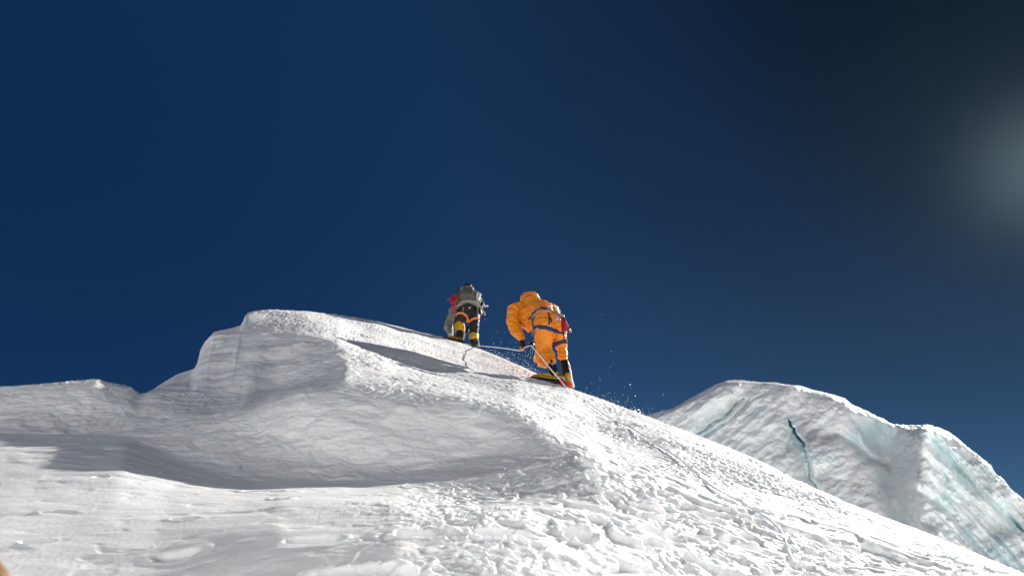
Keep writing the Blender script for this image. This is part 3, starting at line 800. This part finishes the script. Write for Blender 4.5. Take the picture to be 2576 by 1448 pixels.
# gear hung on the harness: top-level things
def carabiner(F, zx, zy, dy, w, h, ang, rad=.0055):
    pts = []
    for i in range(17):
        t = 2 * math.pi * i / 16; x = math.cos(t) * w * (1 - .2 * math.sin(t)); y = math.sin(t) * h
        pts.append(F(zx + x * math.cos(ang) - y * math.sin(ang), zy - x * math.sin(ang) - y * math.cos(ang), dy + .02 * math.sin(2 * t)))
    return (pts, rad)
hip = -.10
tg = free('carabiners', tube_mesh('carabiners', [carabiner(O, 785,492,hip+.02,16,30,.5), carabiner(O, 802,500,hip,15,28,-.4), carabiner(O, 776,505,hip+.02,12,24,1.1), carabiner(O, 835,470,hip,22,16,.2,.008), carabiner(O, 820,462,hip+.03,26,10,-.3,.009)], 7), M_STEEL, 'bunch of silver carabiners clipped at the right hip of the orange suit', 'carabiners')
random.seed(5); cords = []
for k in range(14):
    a = k / 13; x0 = 828 + 20 * a
    pts = [O(x0 + random.uniform(-8, 10), 490, hip), O(x0 + 22 + random.uniform(-14, 14), 540, hip - .03 + random.uniform(-.02, .02)), O(x0 + 40 + random.uniform(-16, 16), 590, hip - .03), O(x0 + 28 + random.uniform(-22, 16), 645, hip), O(x0 + 14 + random.uniform(-16, 16), 600, hip + .01), O(x0 + 6, 520, hip)]
    cords.append((catmull(pts, 5), .0085))
free('cord_bundle', tube_mesh('cord_bundle', cords, 6), M_MAROON, 'bundle of maroon cord hanging from the orange climber\'s harness', 'cord')
free('piton', join('piton', [tube_mesh('a', [(catmull([O(895,590,hip), O(915,620,hip), O(930,650,hip)]), [.006,.006,.007,.008,.010,.013,.014,.014,.014,.012,.011,.010,.008][:13]), carabiner(O, 928,648,hip,12,16,.3,.005)], 8)]), M_GOLD, 'small gold coloured metal piece dangling beside the maroon cord', 'carabiner')
free('ascender', join('ascender', [box_mesh('a', Matrix.Translation(O(440,812,.30)) @ Matrix.Rotation(.9, 4, 'Y'), (.028, .02, .10), .2), tube_mesh('b', [carabiner(O, 462,800,.30,18,10,.2,.006)], 7)]), M_DSTEEL, 'dark rope clamp between the gloved hands of the orange climber', 'rope clamp')
free('sling', tube_mesh('sling', [(catmull([O(470,850,.28), O(462,900,.26), O(478,938,.24), O(500,935,.24)], 8), .006), (catmull([O(500,852,.26), O(488,890,.24), O(494,935,.22)], 8), .006), (catmull([O(458,700,.34), O(462,760,.3), O(470,820,.3)], 6), .004)], 6), mat('dark_teal_cord', (.03, .08, .10), .6), 'dark teal cord sling looping down from the rope clamp', 'sling')

# ------------------------------------------------------------------ climber in black trousers with the rucksack
Gf = Frame(1740, 1110, 4.523, 12.62, 1230); gm_ = Gf.m
baseG = Gf(600, 1290, .02)
person_g = thing('person', baseG, 'person in black trousers with orange leg loops and yellow gaiters, carrying a grey rucksack', 'person', 'climbers on the snow ridge')
def D(a, ra, b=None, rb=None): return (Gf(*a), ra * gm_, Gf(*b), rb * gm_)
pr = [D((452,1040,.04), 74, (450,900,.10), 84), D((450,900,.10), 86, (400,850,.22), 78), D((420,850,.20), 88, (490,660,.12), 122),
      D((705,1150,.06), 78, (702,1000,.10), 84), D((702,1000,.1), 84, (710,640,.10), 112),
      D((500,610,.12), 118, (700,610,.12), 122), D((600,640,.12), 116, (600,735,.12), 74), D((600,560,.14), 160, (600,450,.32), 175), D((600,450,.32), 175, (590,330,.55), 160),
      D((590,330,.55), 120, (590,230,.66), 70), (Gf(590,205,.72), (.095, .11, .11), None, None),
      D((600,330,.55), 150, (400,480,.50), 80), D((390,500,.48), 78, (260,820,.46), 66), D((260,820,.46), 62, (290,990,.38), 50),
      D((720,360,.55), 110, (800,520,.55), 74), D((800,520,.55), 70, (740,760,.62), 56), D((740,760,.62), 54, (600,930,.5), 46)]
def post_g(c, n): return c + n * (.007 * fbm(c * np.array([8, 8, 14]), 3, 21) + .006 * np.clip(1 - np.abs(gnoise(c * np.array([6, 6, 15]), 23)) * 2.5, 0, 1))[:, None]
bodyG = solid('body', pr, .012, 4, post_g)
part('body', bodyG, M_BLACK, person_g, baseG, 'black climbing trousers')
treeG = BVHTree.FromPolygons([v.co + baseG for v in bodyG.vertices], [tuple(p.vertices) for p in bodyG.polygons])
jk = solid('jacket', [D((600,500,.24), 205, (595,380,.46), 185), D((590,350,.55), 150, (400,470,.50), 100), D((405,520,.46), 74, (372,690,.36), 42), D((385,520,.48), 94, (262,810,.46), 86), D((262,820,.46), 84, (235,900,.42), 78), D((240,900,.42), 76, (280,1010,.36), 50),
                      D((720,380,.55), 120, (800,540,.52), 74), D((800,540,.5), 66, (812,650,.42), 42), D((790,520,.3), 50, (806,620,.25), 36)], .012, 4, lambda c, n: creases(c, n, Gf(590, 100, .5), .11, .003, 31, .008, 8))
part('jacket', jk, M_GREENSHELL, person_g, baseG, 'grey green shell jacket')
gtr = solid('gaiter', [D((452,955,.08), 97, (453,900,.095), 99), D((453,900,.095), 99, (440,872,.12), 98)], .01, 2, lambda c, n: c + n * (.004 * fbm(c * 14, 3, 41))[:, None])
part('gaiter', gtr, M_YELLOW, person_g, baseG)
gtr = solid('gaiter', [D((703,1085,.06), 92, (702,1062,.085), 95), D((702,1062,.085), 95, (702,1056,.09), 95)], .01, 2, lambda c, n: c + n * (.004 * fbm(c * 14, 3, 42))[:, None])
part('gaiter', gtr, M_YELLOW, person_g, baseG)
hg = part('harness', ribbon('harness', treeG, ring(Gf(610, 520, .2), Gf(610, 520, .2) - Gf(600, 640, .08), .42, n=48), .045, .008, closed=True), mat('dark_grey_webbing', (.09, .09, .085), .7), person_g, baseG)
def stripeG(z, w, m, name, parent=person_g, **k): return stripe(z, w, m, name, parent=parent, tree=treeG, F=Gf, base=baseG, **k)
stripeG([(372,690),(400,650),(470,636),(540,665),(580,715),(594,770),(575,800)], .038, M_ORSTRAP, 'leg_loop', hg, label='orange leg loop')
stripeG([(600,808),(650,765),(720,735),(790,722),(822,728)], .040, M_ORSTRAP, 'leg_loop', hg, label='orange leg loop')
stripeG([(510,520),(505,590),(492,645)], .016, M_STRAP, 'riser', hg)
stripeG([(770,540),(775,640),(775,715)], .016, M_STRAP, 'riser', hg)
stripeG([(614,535),(628,552),(640,532)], .012, M_WHITEINK, 'bird_logo', n=3)
# boots
hg1, tg1 = Gf(470,1175,-.04), Gf(165,1110,.10)
b1, gg1, _, _, gme1 = boot(person_g, baseG, Gf, hg1, tg1, Gf(462,1100,.02), Gf(452,1010,.06), .062, .070, (M_BLACK, mat('brown_orange_gaiter', (.20, .11, .02), .5), M_DSTEEL), label='dark boot in profile with toe pointing left')
gt = BVHTree.FromPolygons([v.co + baseG for v in gme1.vertices], [tuple(p.vertices) for p in gme1.polygons])
td = (hg1 - tg1).normalized(); tu = (UPV - td * UPV.dot(td)).normalized()
text_on(gg1, baseG, 'LA SPORTIVA', Gf(225,1078,-.06), td, tu, 34 * gm_, mat('orange_print', (.70, .33, .03), .6), gt, into=VIEW.copy(), squash=1.0)
b2, gg2, _, _, _ = boot(person_g, baseG, Gf, Gf(745,1275,-.02), Gf(640,1210,.24), Gf(712,1180,.05), Gf(706,1100,.07), .064, .072, (M_BLACK, mat('dark_grey_gaiter', (.06, .06, .055), .5), M_DSTEEL), label='dark boot seen from behind')
part('heel_strip', tube_mesh('heel_strip', [(catmull([Gf(538,1010,.02), Gf(520,1080,-.01), Gf(485,1180,-.04)]), .024)], 8), M_PALE, b1, baseG)
# bare-ish grey glove at the snow
W = Gf(284,1000,.36); PL = Gf(298,1040,.34)
fg = [([Gf(290,1065,.32), Gf(292,1085,.30), Gf(300,1098,.31)], .011), ([Gf(300,1068,.32), Gf(304,1088,.30), Gf(312,1100,.31)], .011), ([Gf(310,1065,.32), Gf(318,1084,.30), Gf(324,1096,.31)], .011), ([Gf(318,1058,.33), Gf(328,1074,.31), Gf(334,1084,.31)], .010), ([Gf(284,1030,.33), Gf(272,1050,.31), Gf(274,1066,.30)], .012)]
hand(Gf, W, PL, fg, .042, .036, 'glove', baseG, person_g, M_PALE, 'pale glove reaching down to the snow')
W = Gf(600,930,.5); PL = Gf(580,960,.44)
fg = [([Gf(560,975,.42), Gf(552,990,.40), Gf(556,1000,.42)], .011), ([Gf(572,982,.42), Gf(566,998,.40), Gf(570,1006,.42)], .011), ([Gf(584,984,.42), Gf(582,1000,.40), Gf(586,1008,.42)], .011), ([Gf(596,978,.43), Gf(598,994,.41), Gf(600,1000,.43)], .010), ([Gf(562,950,.42), Gf(548,958,.40), Gf(546,968,.39)], .012)]
hand(Gf, W, PL, fg, .042, .036, 'glove', baseG, person_g, M_BLACK, 'dark glove seen between the legs')
# rucksack: its own thing
bp0 = Gf(590, 400, .25)
pack = thing('rucksack', bp0, 'dark grey rucksack with a buckled lid on the back of the farther climber', 'rucksack')
pk = solid('pack_body', [D((520,350,.12), 112, (660,350,.12), 112), D((520,300,.20), 108, (660,300,.20), 108), D((500,390,.14), 90, (680,390,.14), 90), D((540,260,.32), 90, (640,260,.32), 90)], .012, 5, lambda c, n: c + n * (.006 * fbm(c * 9, 3, 51) - .006 * np.exp(-((np.abs(c[:, 0] - bp0.x) - .12) / .012) ** 2))[:, None])
pb = part('pack_body', pk, M_PACK, pack, bp0)
lid = solid('lid', [D((500,215,.42), 56, (650,205,.42), 60), D((540,185,.48), 48, (620,180,.48), 44)], .011, 3, lambda c, n: c + n * (.008 * fbm(c * 14, 3, 52))[:, None])
lo = part('lid', lid, M_STRAP, pack, bp0)
for z in ([(515,215),(520,185),(560,172)], [(600,150),(622,172),(640,198)], [(660,165),(672,188),(676,210)]):
    part('lid_strap', tube_mesh('lid_strap', [(catmull([Gf(x, y, .24) for x, y in z], 4), .010)], 6), M_BLACK, lo, bp0)
part('hip_belt', tube_mesh('hip_belt', [(catmull([Gf(250,590,.12), Gf(330,555,.10), Gf(420,500,.04), Gf(505,432,-.04), Gf(620,425,-.06), Gf(735,440,-.04), Gf(800,500,.0), Gf(860,580,.04), Gf(905,680,.08)], 6), [.018] * 10 + [.024] * 8 + [.028] * 16 + [.022] * 8 + [.016] * 7)], 8), M_STRAP, pack, bp0)
part('back_panel', tube_mesh('back_panel', [(catmull([Gf(400,560,.06), Gf(480,490,.02), Gf(600,462,.0), Gf(720,480,.0), Gf(790,540,.02)], 6), .020)], 8), M_GREENSHELL, pack, bp0)
part('side_pocket', solid('side_pocket', [D((760,300,.12), 40, (770,400,.10), 44), D((745,260,.16), 20, (825,290,.14), 14), D((825,290,.14), 16, (800,350,.12), 30)], .010, 2), M_PALE, pack, bp0)
part('side_strap', tube_mesh('side_strap', [(catmull([Gf(430,330,.14), Gf(415,250,.24), Gf(445,190,.36)], 5), .009)], 6), M_BLACK, pack, bp0)
part('side_strap', tube_mesh('side_strap', [(catmull([Gf(760,480,.0), Gf(745,380,-.04), Gf(752,260,.06)], 5), .007)], 6), M_BLACK, pack, bp0)
# things hung on the rucksack and harness
free('gear_bag', join('gear_bag', [solid('a', [D((840,430,.05), 34, (860,500,.05), 40), D((800,560,.02), 24, (815,650,.02), 26), D((880,560,.06), 16, (925,620,.06), 12)], .01, 2)]), M_BLACK, 'black pouches hanging at the right side of the farther climber\'s rucksack', 'pouch')
free('water_bottle', join('water_bottle', [solid('a', [D((835,380,.04), 16, (822,440,.02), 20)], .008, 2)]), M_PALE, 'pale bottle tucked at the right edge of the grey rucksack', 'bottle')
free('ice_axe', join('ice_axe', [tube_mesh('a', [(catmull([Gf(855,525,.02), Gf(875,490,.02), Gf(886,462,.02)], 4), .011), (catmull([Gf(880,520,.02), Gf(915,508,.02), Gf(962,512,.02)], 4), .017)], 7)]), M_PALE, 'silver ice axe head poking out right of the grey rucksack', 'ice axe')
free('ski_pole_tip', tube_mesh('ski_pole_tip', [([Gf(820,690,.04), Gf(870,730,.04), Gf(912,768,.04)], .007), ([Gf(898,764,.04), Gf(914,768,.04)], .014)], 6), M_BLACK, 'thin black stick end pointing right below the farther climber\'s hip', 'stick')
random.seed(8); cc = []
for k in range(46):
    a = random.random(); b = random.random()
    x, y = 275 + 130 * a, 330 + 130 * b - 50 * a * .5; dx, dy = random.uniform(-34, 34), random.uniform(-40, 40)
    pts = [Gf(x, y, random.uniform(0, .16)), Gf(x + dx, y + dy * .6, random.uniform(0, .16)), Gf(x + dx * .3, y + dy, random.uniform(0, .16)), Gf(x - dx * .5, y + dy * .4, random.uniform(0, .16))]
    cc.append((catmull(pts, 4), .0075))
for k in range(5): cc.append((catmull([Gf(285, 372 + 5 * k, .08), Gf(245, 385, .07 + k * .01), Gf(222, 384 + 3 * k, .08)], 4), .007))
for k in range(9): cc.append((catmull([Gf(335 + random.uniform(-20, 20), 470, .07), Gf(322 + random.uniform(-18, 18), 540, .05), Gf(330 + random.uniform(-20, 14), 590, .05), Gf(292 + random.uniform(-14, 18), 648, .05)], 4), .0075))
free('coiled_rope', tube_mesh('coiled_rope', cc, 5), M_CORDRED, 'tangled red rope coil on the left side of the grey rucksack', 'rope')

# ------------------------------------------------------------------ the fixed rope
mr = bpy.data.materials.new('white_blue_rope'); mr.use_nodes = True
t = mr.node_tree; b = t.nodes['Principled BSDF']; b.inputs['Roughness'].default_value = .6
an = t.nodes.new('ShaderNodeAttribute'); an.attribute_name = 'along'
sp = t.nodes.new('ShaderNodeSeparateXYZ'); t.links.new(an.outputs['Vector'], sp.inputs[0])
def mth(op, a, b_=None):
    n = t.nodes.new('ShaderNodeMath'); n.operation = op
    for i, v in enumerate((a, b_)):
        if v is None: continue
        if isinstance(v, (int, float)): n.inputs[i].default_value = v
        else: t.links.new(v, n.inputs[i])
    return n.outputs[0]
ph = mth('ADD', mth('MULTIPLY', sp.outputs[0], 22.0), sp.outputs[1])
f1 = mth('LESS_THAN', mth('FRACT', ph), .30)
f2 = mth('LESS_THAN', mth('FRACT', mth('ADD', mth('MULTIPLY', sp.outputs[0], -22.0), sp.outputs[1])), .5)
mx = t.nodes.new('ShaderNodeMixRGB'); mx.inputs[1].default_value = (.93, .93, .94, 1); mx.inputs[2].default_value = (.34, .40, .74, 1)
t.links.new(mth('MULTIPLY', f1, f2), mx.inputs[0]); t.links.new(mx.outputs[0], b.inputs['Base Color'])
lie = [(1440,985),(1475,1012),(1530,1052),(1592,1082),(1650,1120),(1705,1156),(1745,1190),(1790,1228),(1850,1262),(1900,1290),(1935,1312),(1965,1345),(1980,1380),(1988,1405),(1997,1425)]
down = [on_slope(x, y) + Vector((0, -.012, .012)) for x, y in lie]
rp = [Gf(500,1190,-.05), Gf(620,1212,-.05), Gf(760,1228,-.05)]
hand_p = O(345, 872, .30)
mid = [O(0, 828, 1.6), O(180, 848, .9)]
upper = rp + mid + [hand_p, O(392,858,.30)]
loop = [O(388,848,.27), O(420,828,.26), O(478,816,.24)]
lower_r = [O(478,816,.24), O(520,862,.02), O(600,960,-.12), O(700,1085,-.16), O(800,1200,-.16), O(880,1290,-.12)] + down
ropeme = tube_mesh('fixed_rope', [(catmull(upper, 10), .0072), (catmull(loop, 6), .0072), (catmull(lower_r, 12), [.0072] * 60 + [.0062] * (12 * (len(lower_r) - 1) + 1 - 60))], 10)
free('fixed_rope', ropeme, mr, 'white rope with blue flecks running from the climbers down the snow slope', 'rope')

# ------------------------------------------------------------------ snow thrown into the air
def flakes(name, spots, label):
    rnd = random.Random(hash(label) % 9999 if False else len(spots)); V_, F_ = [], []
    ico = [(0,0,1),(.9,0,.1),(-.3,.85,.2),(-.5,-.8,.1),(.2,.1,-.9)]
    tri = [(0,1,2),(0,2,3),(0,3,1),(4,2,1),(4,3,2),(4,1,3)]
    for p, s in spots:
        k = len(V_); sx, sy, sz = [s * rnd.uniform(.5, 1.3) for _ in range(3)]
        rot = Matrix.Rotation(rnd.uniform(0, 6), 3, 'X') @ Matrix.Rotation(rnd.uniform(0, 6), 3, 'Z')
        for v in ico: V_.append(Vector(p) + rot @ Vector((v[0] * sx, v[1] * sy, v[2] * sz)))
        F_ += [tuple(k + i for i in f) for f in tri]
    me = bpy.data.meshes.new(name); me.from_pydata([tuple(v) for v in V_], [], F_); me.update()
    me.materials.append(M_SNOW)
    o = bpy.data.objects.new(name, me); COL.objects.link(o); return tag(o, label, 'snow', kind='stuff')
rnd = random.Random(12); spots = []
for i in range(430):
    x = 1215 + abs(rnd.gauss(0, 1)) * 0 + rnd.betavariate(2, 2.2) * 175
    y0 = float(sil_y(x)); h = rnd.expovariate(1 / (9 + 9 * math.sin(math.pi * (x - 1215) / 175)))
    spots.append((at(x + h * .3, y0 - h + 3, rnd.uniform(9.2, 11)), rnd.uniform(.0018, .0055) * (1.5 if rnd.random() < .1 else 1)))
flakes('snow_spray', spots, 'fine snow spray thrown up between the two climbers')
spots = []
for i in range(230):
    x = 1440 + rnd.betavariate(1.6, 1.4) * 230; y0 = float(sil_y(x)); h = rnd.expovariate(1 / (8 if rnd.random() < .85 else 40))
    s = rnd.uniform(.0016, .0048) * (2.0 if rnd.random() < .05 else 1)
    spots.append((at(x + h * .1, y0 - h + 2, rnd.uniform(6.8, 8.3)), s))
for x, y, s in ((1597,1033,.022),(1610,1036,.018),(1585,967,.010),(1598,995,.012),(1607,1030,.012),(1567,1023,.010)): spots.append((at(x, y, 7.3), s))
flakes('snow_spray', spots, 'scattered snow grains flying below the orange climber\'s boots')
spots = []
for i in range(420):
    x = rnd.gauss(1640, 220); y = rnd.gauss(1290, 90)
    if y < sil_y(x) + 10 or y > 1447: continue
    Yg = on_slope.c and planeA(x, y)[1]
    spots.append((at(x, y, min(Yg, 6) * rnd.uniform(.45, .93)), rnd.uniform(.0010, .0030) * (1.8 if rnd.random() < .06 else 1)))
for i in range(120):
    x = rnd.uniform(50, 1400); y = rnd.uniform(1150, 1440)
    spots.append((at(x, y, rnd.uniform(1.2, 3)), rnd.uniform(.0007, .0018)))
for x, y, s in ((1355,917,.02),(1278,901,.012)): spots.append((at(x, y, 8.6), s))
flakes('snow_spray', spots, 'drifting flakes over the broken snow in the foreground')

# edge of the photographer's own gear, close to the lens at the lower left
sl = solid('sleeve_edge', [(Vector(at(-40, 1440, .50)), .0115, Vector(at(-30, 1500, .49)), .015), (Vector(at(-30, 1500, .49)), .015, Vector(at(-30, 1640, .46)), .024)], .002, 3, lambda c, n: c + n * (.0012 * fbm(c * 90, 2, 9))[:, None])
free('sleeve_edge', sl, mat('tan_fabric', (.20, .125, .06), .7, .2, vary=.2, vscale=80), 'blurred tan fabric edge in the bottom left corner, close to the camera', 'sleeve')
